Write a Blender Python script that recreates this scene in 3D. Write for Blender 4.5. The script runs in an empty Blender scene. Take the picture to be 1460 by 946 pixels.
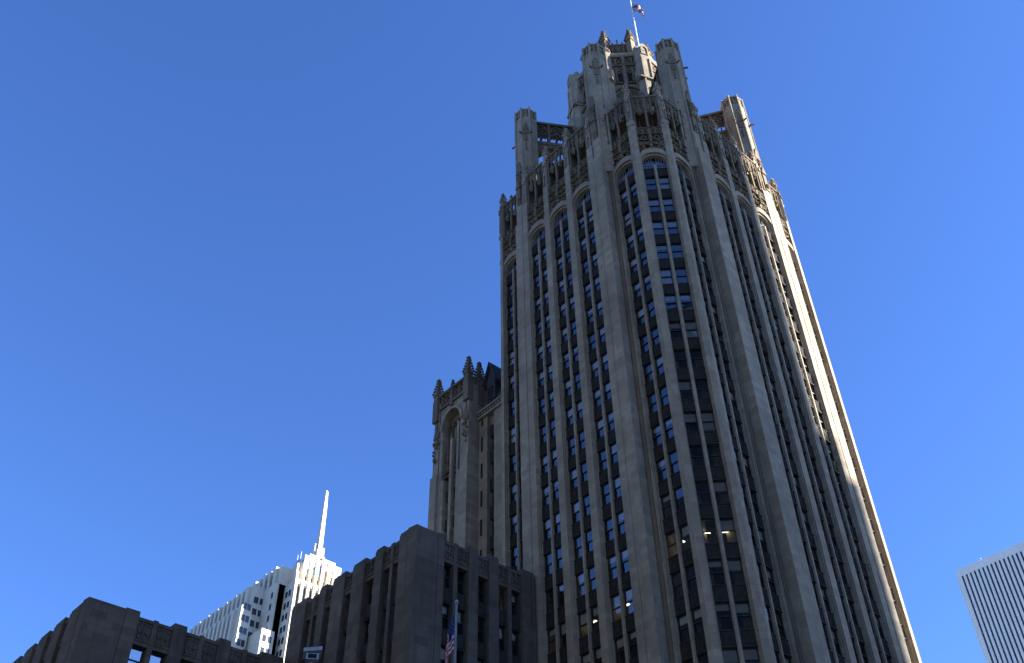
import bpy, math, random
from mathutils import Vector, Matrix
R = math.radians
random.seed(7)
S = bpy.context.scene
col = S.collection

# ------------------------------------------------------------------ camera
F_PX, PITCH, ROLL, YAW = 1420.6, R(42.7614), R(-.97444), R(-42.0791)
fw = Vector((math.cos(YAW) * math.cos(PITCH), math.sin(YAW) * math.cos(PITCH), math.sin(PITCH)))
rt = Vector((math.sin(YAW), -math.cos(YAW), 0))
up = rt.cross(fw)
c_, s_ = math.cos(ROLL), math.sin(ROLL)
rt, up = rt * c_ + up * s_, up * c_ - rt * s_
CAM = Vector((0, 0, 1.7))
cd = bpy.data.cameras.new('camera')
cam = bpy.data.objects.new('camera', cd)
col.objects.link(cam)
cd.sensor_width = 36
cd.lens = F_PX / 1460 * 36
cd.clip_start, cd.clip_end = .1, 20000
cam.matrix_world = Matrix(((rt.x, up.x, -fw.x, CAM.x), (rt.y, up.y, -fw.y, CAM.y), (rt.z, up.z, -fw.z, CAM.z), (0, 0, 0, 1)))
S.camera = cam

# ------------------------------------------------------------------ light
SUN_AZ, SUN_EL = 227, 27            # compass bearing (y is north, x east) and height
w = bpy.data.worlds.new('World')
S.world = w
w.use_nodes = True
wn = w.node_tree.nodes
sky = wn.new('ShaderNodeTexSky')
sky.sky_type = 'NISHITA'
sky.sun_disc = False
sky.sun_elevation = R(SUN_EL)
sky.sun_rotation = R(SUN_AZ)
sky.altitude = 0
sky.air_density = 1.0
sky.dust_density = .2
sky.ozone_density = 2.5
tint = wn.new('ShaderNodeMix')          # deeper blue than the model's clear sky
tint.data_type = 'RGBA'
tint.blend_type = 'MULTIPLY'
tint.inputs[0].default_value = 1
tint.inputs[7].default_value = (.565, .845, 1.41, 1)
w.node_tree.links.new(sky.outputs[0], tint.inputs[6])
w.node_tree.links.new(tint.outputs[2], wn['Background'].inputs[0])
wn['Background'].inputs[1].default_value = .05
sl = bpy.data.lights.new('sun', 'SUN')
sl.energy = 5
sl.angle = R(.53)
sl.color = (1, .97, .93)
sun = bpy.data.objects.new('sun', sl)
col.objects.link(sun)
tosun = Vector((math.sin(R(SUN_AZ)) * math.cos(R(SUN_EL)), math.cos(R(SUN_AZ)) * math.cos(R(SUN_EL)), math.sin(R(SUN_EL))))
sun.rotation_euler = tosun.to_track_quat('Z', 'Y').to_euler()
sun.location = tosun * 500
vs = S.view_settings
vs.view_transform = 'Standard'
vs.look = 'None'
vs.exposure = 2.1
vs.gamma = 1
S.cycles.max_bounces = 8
S.cycles.transparent_max_bounces = 12


# ------------------------------------------------------------------ materials
def nmat(name):
    m = bpy.data.materials.new(name)
    m.use_nodes = True
    nt = m.node_tree
    return m, nt, nt.nodes, nt.links, nt.nodes['Principled BSDF']


def mixc(nt, fac, a, b, mode='MIX'):
    n = nt.nodes.new('ShaderNodeMix')
    n.data_type = 'RGBA'
    n.blend_type = mode
    for sock, v in ((n.inputs[0], fac), (n.inputs[6], a), (n.inputs[7], b)):
        if hasattr(v, 'is_output'):
            nt.links.new(v, sock)
        else:
            sock.default_value = v if not isinstance(v, tuple) else (*v, 1)
    return n.outputs[2]


def ramp(nt, fac, p0, p1, c0=(0, 0, 0), c1=(1, 1, 1)):
    n = nt.nodes.new('ShaderNodeValToRGB')
    e = n.color_ramp.elements
    e[0].position, e[1].position = p0, p1
    e[0].color, e[1].color = (*c0, 1), (*c1, 1)
    nt.links.new(fac, n.inputs[0])
    return n.outputs[0]


def wall_coords(nt):
    """(distance along the wall, height) for a wall facing any way"""
    g = nt.nodes.new('ShaderNodeNewGeometry')
    t = nt.nodes.new('ShaderNodeVectorMath')
    t.operation = 'CROSS_PRODUCT'
    t.inputs[1].default_value = (0, 0, 1)
    nt.links.new(g.outputs['True Normal'], t.inputs[0])
    nn = nt.nodes.new('ShaderNodeVectorMath')
    nn.operation = 'NORMALIZE'
    nt.links.new(t.outputs[0], nn.inputs[0])
    d = nt.nodes.new('ShaderNodeVectorMath')
    d.operation = 'DOT_PRODUCT'
    nt.links.new(nn.outputs[0], d.inputs[0])
    nt.links.new(g.outputs['Position'], d.inputs[1])
    sp = nt.nodes.new('ShaderNodeSeparateXYZ')
    nt.links.new(g.outputs['Position'], sp.inputs[0])
    cb = nt.nodes.new('ShaderNodeCombineXYZ')
    nt.links.new(d.outputs['Value'], cb.inputs[0])
    nt.links.new(sp.outputs[2], cb.inputs[1])
    return g.outputs['Position'], cb.outputs[0]


def noise(nt, vec, scale, detail=4, rough=.6, stretch=None):
    if stretch:
        mp = nt.nodes.new('ShaderNodeMapping')
        mp.inputs['Scale'].default_value = stretch
        nt.links.new(vec, mp.inputs[0])
        vec = mp.outputs[0]
    n = nt.nodes.new('ShaderNodeTexNoise')
    n.inputs['Scale'].default_value = scale
    n.inputs['Detail'].default_value = detail
    n.inputs['Roughness'].default_value = rough
    nt.links.new(vec, n.inputs[0])
    return n.outputs[0]


def stone(name, base, dark, bw=1.25, bh=.62, var=.24, stain=.45, bump=.25):
    m, nt, N, L, P = nmat(name)
    pos, uv = wall_coords(nt)
    br = N.new('ShaderNodeTexBrick')
    br.inputs['Scale'].default_value = 1
    br.inputs['Brick Width'].default_value = bw
    br.inputs['Row Height'].default_value = bh
    br.inputs['Mortar Size'].default_value = .012
    br.inputs['Mortar Smooth'].default_value = .3
    br.inputs['Bias'].default_value = -.2
    br.inputs['Color1'].default_value = (*[v * (1 + var) for v in base], 1)
    br.inputs['Color2'].default_value = (*[v * (1 - var) for v in base], 1)
    br.inputs['Mortar'].default_value = (*[v * .62 for v in base], 1)
    L.new(uv, br.inputs['Vector'])
    n1 = noise(nt, pos, .16, 6, .65)
    c1 = mixc(nt, ramp(nt, n1, .36, .64, (0, 0, 0), (.62, .62, .62)), br.outputs[0], dark)
    n2 = noise(nt, pos, 1, 5, .65, (1.1, 1.1, .07))        # rain streaks
    c2 = mixc(nt, ramp(nt, n2, .47, .75, (0, 0, 0), (stain, stain, stain)), c1, dark)
    n3 = noise(nt, pos, 6, 4, .7)
    c3 = mixc(nt, ramp(nt, n3, .3, .7, (.0, .0, .0), (.22, .22, .22)), c2, tuple(v * 1.35 for v in base))
    L.new(c3, P.inputs['Base Color'])
    P.inputs['Roughness'].default_value = .9
    P.inputs['Specular IOR Level'].default_value = .15
    bp = N.new('ShaderNodeBump')
    bp.inputs['Strength'].default_value = bump
    bp.inputs['Distance'].default_value = .06
    L.new(n3, bp.inputs['Height'])
    L.new(bp.outputs[0], P.inputs['Normal'])
    return m


def plain(name, c, rough=.6, metal=0, spec=.4, nscale=3, namt=.25):
    m, nt, N, L, P = nmat(name)
    g = N.new('ShaderNodeNewGeometry')
    n = noise(nt, g.outputs['Position'], nscale, 4, .6)
    L.new(mixc(nt, ramp(nt, n, .3, .7), tuple(v * (1 - namt) for v in c), tuple(v * (1 + namt) for v in c)), P.inputs['Base Color'])
    P.inputs['Roughness'].default_value = rough
    P.inputs['Metallic'].default_value = metal
    P.inputs['Specular IOR Level'].default_value = spec
    return m


def glass(name, ior=1.75, tint=(.55, .6, .62), wob=.012, wscale=.45):
    m = bpy.data.materials.new(name)
    m.use_nodes = True
    nt = m.node_tree
    N, L = nt.nodes, nt.links
    N.remove(N['Principled BSDF'])
    g = N.new('ShaderNodeNewGeometry')
    n = noise(nt, g.outputs['Position'], wscale, 2, .5)
    bp = N.new('ShaderNodeBump')
    bp.inputs['Strength'].default_value = 1
    bp.inputs['Distance'].default_value = wob
    L.new(n, bp.inputs['Height'])
    fr = N.new('ShaderNodeFresnel')
    fr.inputs[0].default_value = ior
    gl = N.new('ShaderNodeBsdfGlossy')
    gl.inputs['Roughness'].default_value = .015
    gl.inputs['Color'].default_value = (.9, .95, 1, 1)
    L.new(bp.outputs[0], gl.inputs['Normal'])
    tr = N.new('ShaderNodeBsdfTransparent')
    tr.inputs[0].default_value = (*tint, 1)
    mx = N.new('ShaderNodeMixShader')
    L.new(fr.outputs[0], mx.inputs[0])
    L.new(tr.outputs[0], mx.inputs[1])
    L.new(gl.outputs[0], mx.inputs[2])
    L.new(mx.outputs[0], N['Material Output'].inputs[0])
    return m


def emit(name, c, s):
    m, nt, N, L, P = nmat(name)
    P.inputs['Base Color'].default_value = (*c, 1)
    P.inputs['Emission Color'].default_value = (*c, 1)
    P.inputs['Emission Strength'].default_value = s
    return m


LIME = stone('weathered_limestone', (.355, .293, .205), (.18, .142, .1))
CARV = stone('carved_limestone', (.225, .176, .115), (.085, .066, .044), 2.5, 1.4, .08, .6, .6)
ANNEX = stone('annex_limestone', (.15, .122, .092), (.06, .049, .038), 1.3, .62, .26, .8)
IRON = plain('dark_cast_iron', (.04, .035, .029), .75, 0, .12, 2, .25)
SASH = plain('bronze_sash', (.03, .028, .027), .5, 0, .4)
TBAR = plain('pale_window_bars', (.22, .24, .27), .5)
BLIND = plain('roller_blind', (.62, .62, .58), .9, 0, .1, 1.5, .1)
ROOM = plain('dim_room', (.035, .033, .03), .9, 0, .1)
SLATE = plain('slate_roof', (.07, .075, .085), .7, 0, .3, 4, .3)
ROOFM = plain('tar_roof', (.09, .085, .08), .9)
GLASS = glass('window_glass', 2.1, (.84, .87, .87))
GLASSB = glass('coated_glass', 4.2, (.5, .55, .6))
LAMP = emit('ceiling_light', (1, .9, .66), .9)
STEEL = plain('painted_steel', (.62, .62, .6), .45, .0)
GALV = plain('galvanised_steel', (.22, .22, .23), .4, .6)
GREYBOX = plain('grey_housing', (.42, .44, .47), .5)
LENS = plain('black_lens', (.02, .02, .022), .2)
NBCW = stone('cream_precast', (.66, .60, .48), (.52, .47, .37), 1.9, 1.9, .03, .12, .05)
NBCG = plain('dark_tinted_glass', (.03, .035, .045), .12, 0, .6)
AONW = plain('white_granite', (.84, .80, .72), .6, 0, .3, .1, .05)
AONG = plain('black_glass_strip', (.02, .023, .03), .25, 0, .5)
ASPH = plain('asphalt', (.05, .05, .05), .9, 0, .2, 8)
PAVE = plain('pavement', (.075, .073, .07), .9, 0, .2, 3)
WHITE = plain('road_paint', (.75, .75, .72), .8)
RED = plain('flag_red', (.38, .025, .03), .85, 0, .1, 5, .1)
FWHITE = plain('flag_white', (.55, .54, .52), .85, 0, .1, 5, .05)
BLUE = plain('flag_blue', (.02, .03, .12), .85, 0, .1, 5, .1)


# ------------------------------------------------------------------ mesh helpers
class Fr:
    """frame of a facade: u along it, v out of it"""
    def __init__(s, ox, oy, deg):
        a = R(deg)
        s.o = (ox, oy)
        s.v = (math.cos(a), math.sin(a))
        s.u = (-math.sin(a), math.cos(a))

    def p(s, u, v, z):
        return (s.o[0] + s.u[0] * u + s.v[0] * v, s.o[1] + s.u[1] * u + s.v[1] * v, z)


class MB:
    def __init__(s):
        s.V, s.F, s.M = [], [], []

    def face(s, pts, mat=0):
        n = len(s.V)
        s.V += pts
        s.F.append(tuple(range(n, n + len(pts))))
        s.M.append(mat)

    def loft(s, rings, mat=0, cap=True, closed=True):
        n0 = len(s.V)
        k = len(rings[0])
        for r in rings:
            s.V += r
        for i in range(len(rings) - 1):
            for j in range(k if closed else k - 1):
                a, b = n0 + i * k + j, n0 + i * k + (j + 1) % k
                s.F.append((a, b, b + k, a + k))
                s.M.append(mat)
        if cap:
            s.F.append(tuple(range(n0, n0 + k))[::-1])
            s.F.append(tuple(range(n0 + (len(rings) - 1) * k, n0 + len(rings) * k)))
            s.M += [mat, mat]

    def box(s, f, u0, u1, v0, v1, z0, z1, mat=0, zs=0):
        """zs > 0: the front top edge is lower by zs (a weathering slope)"""
        q = ((u0, v0), (u1, v0), (u1, v1), (u0, v1))
        s.loft([[f.p(u, v, z0) for u, v in q], [f.p(u, v, z1 - (zs if v == v1 else 0)) for u, v in q]], mat)

    def prism(s, f, poly, z0, z1, mat=0, sc=1, c=None):
        if c is None:
            c = (sum(p[0] for p in poly) / len(poly), sum(p[1] for p in poly) / len(poly))
        top = [(c[0] + (u - c[0]) * sc, c[1] + (v - c[1]) * sc) for u, v in poly]
        s.loft([[f.p(u, v, z0) for u, v in poly], [f.p(u, v, z1) for u, v in top]], mat)

    def panel(s, f, poly, v0, v1, mat=0):
        """polygon in the wall plane, thick from v0 to v1"""
        s.loft([[f.p(u, v0, z) for u, z in poly], [f.p(u, v1, z) for u, z in poly]], mat)

    def strip(s, f, lo, hi, v0, v1, mat=0):
        """band between two curves of equal length in the wall plane"""
        for i in range(len(lo) - 1):
            s.panel(f, [lo[i], lo[i + 1], hi[i + 1], hi[i]], v0, v1, mat)

    def bar(s, f, path, wd, v0, v1, mat=0, closed=False):
        n = len(path)
        lo, hi = [], []
        for i in range(n):
            a = path[i - 1] if (i or closed) else path[i]
            b = path[(i + 1) % n] if (i < n - 1 or closed) else path[i]
            du, dz = b[0] - a[0], b[1] - a[1]
            l = math.hypot(du, dz) or 1
            nx, nz = -dz / l * wd / 2, du / l * wd / 2
            lo.append((path[i][0] - nx, path[i][1] - nz))
            hi.append((path[i][0] + nx, path[i][1] + nz))
        if closed:
            lo.append(lo[0])
            hi.append(hi[0])
        s.loft([[f.p(q[0], v, q[1]) for q, v in ((lo[i], v0), (hi[i], v0), (hi[i], v1), (lo[i], v1))] for i in range(len(lo))], mat)

    def lathe(s, f, u, v, prof, n=8, mat=0, a0=None):
        a0 = math.pi / n if a0 is None else a0
        s.loft([[f.p(u + r * math.cos(a0 + 2 * math.pi * j / n), v + r * math.sin(a0 + 2 * math.pi * j / n), z) for j in range(n)] for r, z in prof], mat)

    def knob(s, f, u, v, z, r, mat=0):
        s.lathe(f, u, v, ((r * .3, z - r), (r, z - r * .25), (r * .85, z + r * .45), (r * .2, z + r)), 5, mat, random.random() * 3)

    def tube(s, pts, r, n=8, mat=0):
        rings = []
        for i, p in enumerate(pts):
            d = (Vector(pts[min(i + 1, len(pts) - 1)]) - Vector(pts[max(i - 1, 0)])).normalized()
            a = d.cross(Vector((0, 0, 1)) if abs(d.z) < .9 else Vector((1, 0, 0))).normalized()
            b = d.cross(a)
            rr = r[i] if isinstance(r, (list, tuple)) else r
            rings.append([tuple(Vector(p) + a * rr * math.cos(2 * math.pi * j / n) + b * rr * math.sin(2 * math.pi * j / n)) for j in range(n)])
        s.loft(rings, mat)


def obj(name, mb, mats, parent=None, recalc=True):
    me = bpy.data.meshes.new(name)
    me.from_pydata(mb.V, [], mb.F)
    for m in (mats if isinstance(mats, (list, tuple)) else [mats]):
        me.materials.append(m)
    me.polygons.foreach_set('material_index', mb.M)
    if recalc:
        import bmesh
        b = bmesh.new()
        b.from_mesh(me)
        bmesh.ops.recalc_face_normals(b, faces=b.faces)
        b.to_mesh(me)
        b.free()
    me.update()
    o = bpy.data.objects.new(name, me)
    col.objects.link(o)
    if parent:
        o.parent = parent
    return o


def tag(o, label, cat, group=None):
    o['label'] = label
    o['category'] = cat
    if group:
        o['group'] = group
    return o


def thing(name, label, cat, group=None):
    """an Empty at the world's origin of heights; parts hang from it"""
    o = bpy.data.objects.new(name, None)
    col.objects.link(o)
    return tag(o, label, cat, group)


def struct(name, mb, m):
    o = obj(name, mb, m)
    o['kind'] = 'structure'
    return o


def project(p):
    d = Vector(p) - CAM
    z = d.dot(fw)
    if z < 1:
        return None
    return 730 + F_PX * d.dot(rt) / z, 473 - F_PX * d.dot(up) / z


def arc(u, z, r, a0, a1, n=8, rz=None):
    rz = rz or r
    return [(u + r * math.cos(R(a0 + (a1 - a0) * i / n)), z + rz * math.sin(R(a0 + (a1 - a0) * i / n))) for i in range(n + 1)]


# ------------------------------------------------------------------ gothic ornament
def lancet(m, f, u0, u1, z0, z1, v0, v1, wd=.1):
    """pointed light with a trefoil cusp"""
    h = (u1 - u0)
    zs = z1 - h * .87
    pts = [(u0, z0), (u0, zs)] + arc(u1, zs, h, 180, 120, 5)[1:]
    pts2 = [(u1, z0), (u1, zs)] + arc(u0, zs, h, 0, 60, 5)[1:]
    m.bar(f, pts, wd, v0, v1)
    m.bar(f, pts2, wd, v0, v1)
    c = (u0 + u1) / 2
    m.bar(f, arc(u0 + h * .12, zs + h * .05, h * .3, -60, 60, 4), wd * .7, v0 + .02, v1 - .03)
    m.bar(f, arc(u1 - h * .12, zs + h * .05, h * .3, 240, 120, 4), wd * .7, v0 + .02, v1 - .03)
    return c


def quatre(m, f, u, z, r, v0, v1, wd=.09):
    for k in range(4):
        a = 90 * k
        m.bar(f, arc(u + r * .5 * math.cos(R(a)), z + r * .5 * math.sin(R(a)), r * .46, a - 130, a + 130, 6), wd, v0, v1)


def tracery(m, f, u0, u1, z0, z1, n, v0, v1, wd=.11, q=True):
    """n lancets between two rails, quatrefoils over them"""
    h = (u1 - u0) / n
    zl = z1 - (h * .75 if q else .05)
    for i in range(n):
        lancet(m, f, u0 + h * i + .03, u0 + h * (i + 1) - .03, z0, zl, v0, v1, wd)
        if q:
            quatre(m, f, u0 + h * (i + .5), z1 - h * .36, h * .36, v0, v1, wd * .8)
    for i in range(n + 1):
        m.box(f, u0 + h * i - wd / 2, u0 + h * i + wd / 2, v0, v1 + .03, z0, z1)


def pinnacle(m, f, u, v, z0, z1, r, crockets=True):
    """square shaft, four gablets, crocketed spirelet and finial"""
    h = z1 - z0
    zs = z0 + h * .45
    m.lathe(f, u, v, ((r, z0), (r, zs), (r * 1.25, zs + .02), (r * 1.25, zs + .15)), 4)
    for k in range(4):
        g = Fr(*f.p(u, v, 0)[:2], math.degrees(math.atan2(f.v[1], f.v[0])) + 90 * k)
        rr = r * .74
        m.panel(g, [(-rr, zs - .05), (rr, zs - .05), (0, zs + rr * 1.9)], rr - .05, rr + .08)
    m.lathe(f, u, v, ((r * .95, zs + .15), (r * .62, zs + h * .2), (r * .14, z1 - r * .8), (r * .12, z1)), 8)
    if crockets:
        n = max(3, int(h * .55 / (r * .9)))
        for i in range(n):
            t = (i + .4) / n
            z = zs + .3 + (z1 - zs - .3 - r * .6) * t
            rr = r * (.95 * (1 - t) + .12)
            for k in range(4):
                a = math.pi / 4 + math.pi / 2 * k
                m.knob(f, u + (rr + .06) * math.cos(a) * 1.05, v + (rr + .06) * math.sin(a) * 1.05, z, r * .34)
        for k in range(4):
            a = math.pi / 2 * k
            m.knob(f, u + r * .4 * math.cos(a), v + r * .4 * math.sin(a), z1 - r * .45, r * .3)
        m.knob(f, u, v, z1 + r * .1, r * .28)


def foliage(m, f, u0, u1, z0, z1, v, n, r=.13):
    for i in range(n):
        m.knob(f, u0 + (u1 - u0) * random.random(), v + random.uniform(-.05, .08), z0 + (z1 - z0) * random.random(), r * random.uniform(.7, 1.3))


# ================================================================== THE TOWER
CX, CY = 52.8, -70.6
VM, VR, VD = 15.0, 14.0, 17.88      # mullion planes: centre bays, recessed bays, canted bay
PITCHF, Z0 = 3.62, 88.7             # storey height, middle of the topmost spandrel
NF = 22
ZT = 90.0                           # mullion tops
tower = thing('gothic_tower', 'tall grey limestone gothic skyscraper with a buttressed crown and a flag on top', 'skyscraper')
SIDES = [Fr(CX, CY, 90 + 90 * k) for k in range(4)]      # 0 north, 1 west, 2 south, 3 east
DIAG = [Fr(CX, CY, 135 + 90 * k) for k in range(4)]      # 0 north-west ...
HW = 1.475                                               # half of a bay's opening

# core, a dark inside behind the windows
R2 = math.sqrt(2)


def ring(dc, dr, dd, uo=7.4):
    """outline of the tower at given distances of centre, recess and canted planes"""
    pts = []
    for f in SIDES:
        ur = dd * R2 - dr
        for u, v in ((-ur, dr), (-uo, dr), (-uo, dc), (uo, dc), (uo, dr), (ur, dr)):
            pts.append((f, u, v))
    return pts


def ringprism(m, dc, dr, dd, z0, z1, mat=0, uo=7.4):
    pts = ring(dc, dr, dd, uo)
    m.loft([[f.p(u, v, z0) for f, u, v in pts], [f.p(u, v, z1) for f, u, v in pts]], mat)


m = MB()
ringprism(m, VM - 1.9, VR - 1.9, VD - 1.9, 0, 92.4)
obj('interior', m, ROOM, tower)
m = MB()
ringprism(m, VM - 2.2, VR - 2.2, VD - 2.2, 92.6, 102.4)
obj('gallery_wall', m, CARV, tower)
m = MB()
ringprism(m, VM - .35, VR - .35, VD - .35, 92.7, 96.2)
ringprism(m, VM - .3, VR - .3, VD - .3, 100.05, 100.3)
obj('gallery_floor', m, LIME, tower)

# every bay: (frame, centre, mullion plane, side index)
BAYS = []
for k, f in enumerate(SIDES):
    for uc in (-9.5, -3.8, 0, 3.8, 9.5):
        BAYS.append((f, uc, VR if abs(uc) > 9 else VM, 'NWSE'[k]))
for k, f in enumerate(DIAG):
    BAYS.append((f, 0, VD, ('NW', 'SW', 'SE', 'NE')[k]))

# piers ------------------------------------------------------------
piers = []


def pier_top(m, f, u, v, wv=.62):
    """slim upper stage of a pier with a niche, a gablet and a pinnacle"""
    m.box(f, u - wv / 2, u + wv / 2, v - 1.0, v - .22, 97.0, 102.9)
    m.box(f, u - .44, u + .44, v - 1.1, v - .05, 97.0, 98.25, 0, .55)
    for s in (-1, 1):
        m.box(f, u + s * .27 - .06, u + s * .27 + .06, v - .22, v - .06, 98.1, 102.2)
    m.panel(f, [(u - .38, 102.1), (u + .38, 102.1), (u, 103.3)], v - .3, v - .02)
    m.lathe(f, u, v - .16, ((.06, 99.6), (.2, 99.9), (.24, 100.2), (.1, 100.5)), 6)
    m.lathe(f, u, v - .14, ((.11, 100.45), (.16, 101.1), (.12, 101.7), (.09, 102.0)), 6)
    m.panel(f, [(u - .2, 101.5), (u + .2, 101.5), (u, 102.3)], v - .1, v + .1)
    pinnacle(m, f, u, v - .5, 102.6, 105.9, .4)
    for s in (-1, 1):
        m.knob(f, u + s * .36, v - .05, 102.6, .13)


for k, f in enumerate(SIDES):
    for s in (-1, 1):
        for a in (1.9, 5.7):
            m = MB()
            u = s * a
            m.box(f, u - .425, u + .425, VM - 1.9, VM + .34, 0, 97.3, 0, 0)
            o = obj('pier', m, LIME, tower)
            m = MB()
            pier_top(m, f, u, VM + .36)
            obj('pinnacle', m, LIME, o)
        # the big buttress beside it, weathered back in two stages
        m = MB()
        a, b = (6.19, 7.4) if s > 0 else (-7.4, -6.19)
        m.box(f, a, b, 11, VM + .37, 0, 95.6, 0, .6)
        m.box(f, a + .1, b - .1, 11, VM + .2, 94.6, 99.0, 0, .5)
        g0, g1 = (6.125, 6.19) if s > 0 else (-6.19, -6.125)
        m.box(f, g0, g1, 12, VM + .3, 0, 95)
        o = obj('buttress', m, LIME, tower)
        m = MB()
        um = (a + b) / 2
        m.box(f, um - .3, um + .3, VM - .5, VM + .3, 98.5, 102.2)
        m.panel(f, [(um - .45, 101.8), (um + .45, 101.8), (um, 103.4)], VM - .1, VM + .42)
        pinnacle(m, f, um, VM, 102.6, 105.3, .36)
        m.lathe(f, um, VM + .35, ((.06, 98.9), (.22, 99.3), (.26, 99.6), (.1, 99.8)), 6)
        obj('pinnacle', m, CARV, o)
        # strip of wall in the re-entrant corner
        m = MB()
        a, b = (7.4, 8.02) if s > 0 else (-8.02, -7.4)
        m.box(f, a, b, VR - 1.9, VR + .28, 0, 103.0)
        o = obj('return_strip', m, LIME, tower)
        m = MB()
        um = (a + b) / 2
        m.box(f, um - .16, um + .16, VR + .28, VR + .42, 0, 97.2, 0, .3)
        pier_top(m, f, um, VR + .5, .5)
        obj('pinnacle', m, CARV, o)
for k in range(4):
    # angled piers at the corners of the canted bay
    for f, s, g, t in ((SIDES[k], 1, DIAG[k], -1), (SIDES[(k + 1) % 4], -1, DIAG[k], 1)):
        m = MB()
        vo, do = VR + .36, VD + .36
        um = do * R2 - vo
        din = (VD - 1.9)
        inn = din * R2 - (VR - 1.9)

        def P(frm, u, v):
            return frm.p(u, v, 0)[:2]
        poly = [P(f, s * 10.98, VR - 1.9), P(f, s * 10.98, vo), P(f, s * um, vo), P(g, t * 1.48, do), P(g, t * 1.48, din)]
        m.loft([[(x, y, 0) for x, y in poly], [(x, y, 97.6) for x, y in poly]])
        o = obj('pier', m, LIME, tower)
        m = MB()
        q = Fr(*f.p(s * (um + .02), vo - .05, 0)[:2], math.degrees(math.atan2(f.v[1], f.v[0])) + s * 22.5)
        pier_top(m, q, 0, .1, .7)
        obj('pinnacle', m, LIME, o)

# bays: mullions, jambs, arches, crown screens ------------------------
wins, spans = [], []
GL_IN = .22
lights = []


def ell(uc, zc, a, b, n=14):
    return [(uc - a * math.cos(math.pi * i / n), zc + b * math.sin(math.pi * i / n)) for i in range(n + 1)]


def crown_screen(m, f, uc, vm):
    vp = vm + .2
    h = 1.475
    # back of the carved spandrel over the arch
    top = [(uc - h, 95.4), (uc + h, 95.4)]
    out = ell(uc, 91.35, h, 1.25, 14)
    m.strip(f, out, [(u, 95.4) for u, z in out], vm - .7, vm - .42)
    for s in (-1, 1):
        # carved spandrel: ogee leaf scrolls
        cu = uc + s * .74
        m.bar(f, arc(cu, 94.15, .56, 200, 340, 8), .15, vm - .42, vp)
        m.bar(f, arc(cu - .3, 94.3, .33, -150, 60, 7), .12, vm - .42, vp - .04)
        m.bar(f, arc(cu + .3, 94.3, .33, 120, 330, 7), .12, vm - .42, vp - .04)
        foliage(m, f, cu - .6, cu + .6, 92.6, 94.1, vp - .08, 18, .14)
        quatre(m, f, cu, 94.8, .36, vm - .42, vp - .02, .12)
        foliage(m, f, cu - .6, cu + .6, 94.5, 95.1, vp - .16, 5, .1)
        # pierced parapet
        tracery(m, f, uc + s * .74 - .62, uc + s * .74 + .62, 95.45, 96.5, 2, vp - .2, vp, .1, False)
        # hanging canopy under the upper screen
        m.lathe(f, cu, vp - .2, ((.06, 99.3), (.2, 99.55), (.36, 99.8), (.42, 100.05), (.36, 100.3)), 6)
        foliage(m, f, cu - .5, cu + .5, 99.5, 100.2, vp + .05, 8, .1)
        m.box(f, cu - .06, cu + .06, vm - 1.0, vm - .85, 96.5, 100)
        # upper screen
        tracery(m, f, uc + s * .74 - .62, uc + s * .74 + .62, 100.25, 102.65, 2, vp - .22, vp, .11)
    # figure and column between the halves
    m.box(f, uc - .15, uc + .15, vm - .1, vp + .06, 93.0, 96.6)
    m.lathe(f, uc, vp + .14, ((.08, 93.7), (.2, 94.1), (.24, 94.5), (.16, 95.0), (.2, 95.2), (.1, 95.45)), 6)
    m.box(f, uc - .13, uc + .13, vp - .28, vp, 96.6, 103.1)
    m.lathe(f, uc, vp + .02, ((.2, 96.5), (.2, 96.8), (.12, 96.95)), 6)
    pinnacle(m, f, uc, vp - .14, 102.9, 104.2, .16, False)
    # string courses and rails
    m.box(f, uc - h, uc + h, vm - .3, vp + .12, 94.22, 94.42, 0, .08)
    m.box(f, uc - h, uc + h, vm - .35, vp + .16, 95.28, 95.46, 0, .08)
    m.box(f, uc - h, uc + h, vp - .26, vp + .06, 96.5, 96.68, 0, .06)
    m.box(f, uc - h, uc + h, vp - .3, vp + .1, 102.62, 102.95, 0, .1)
    for i in range(6):
        m.knob(f, uc - h + .25 + i * .49, vp - .1, 103.1, .2 if i % 2 else .14)
    for s in (-1, 1):
        m.box(f, uc + s * (h - .09) - .09, uc + s * (h - .09) + .09, vm - .9, vp - .05, 92.6, 102.7)


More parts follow.
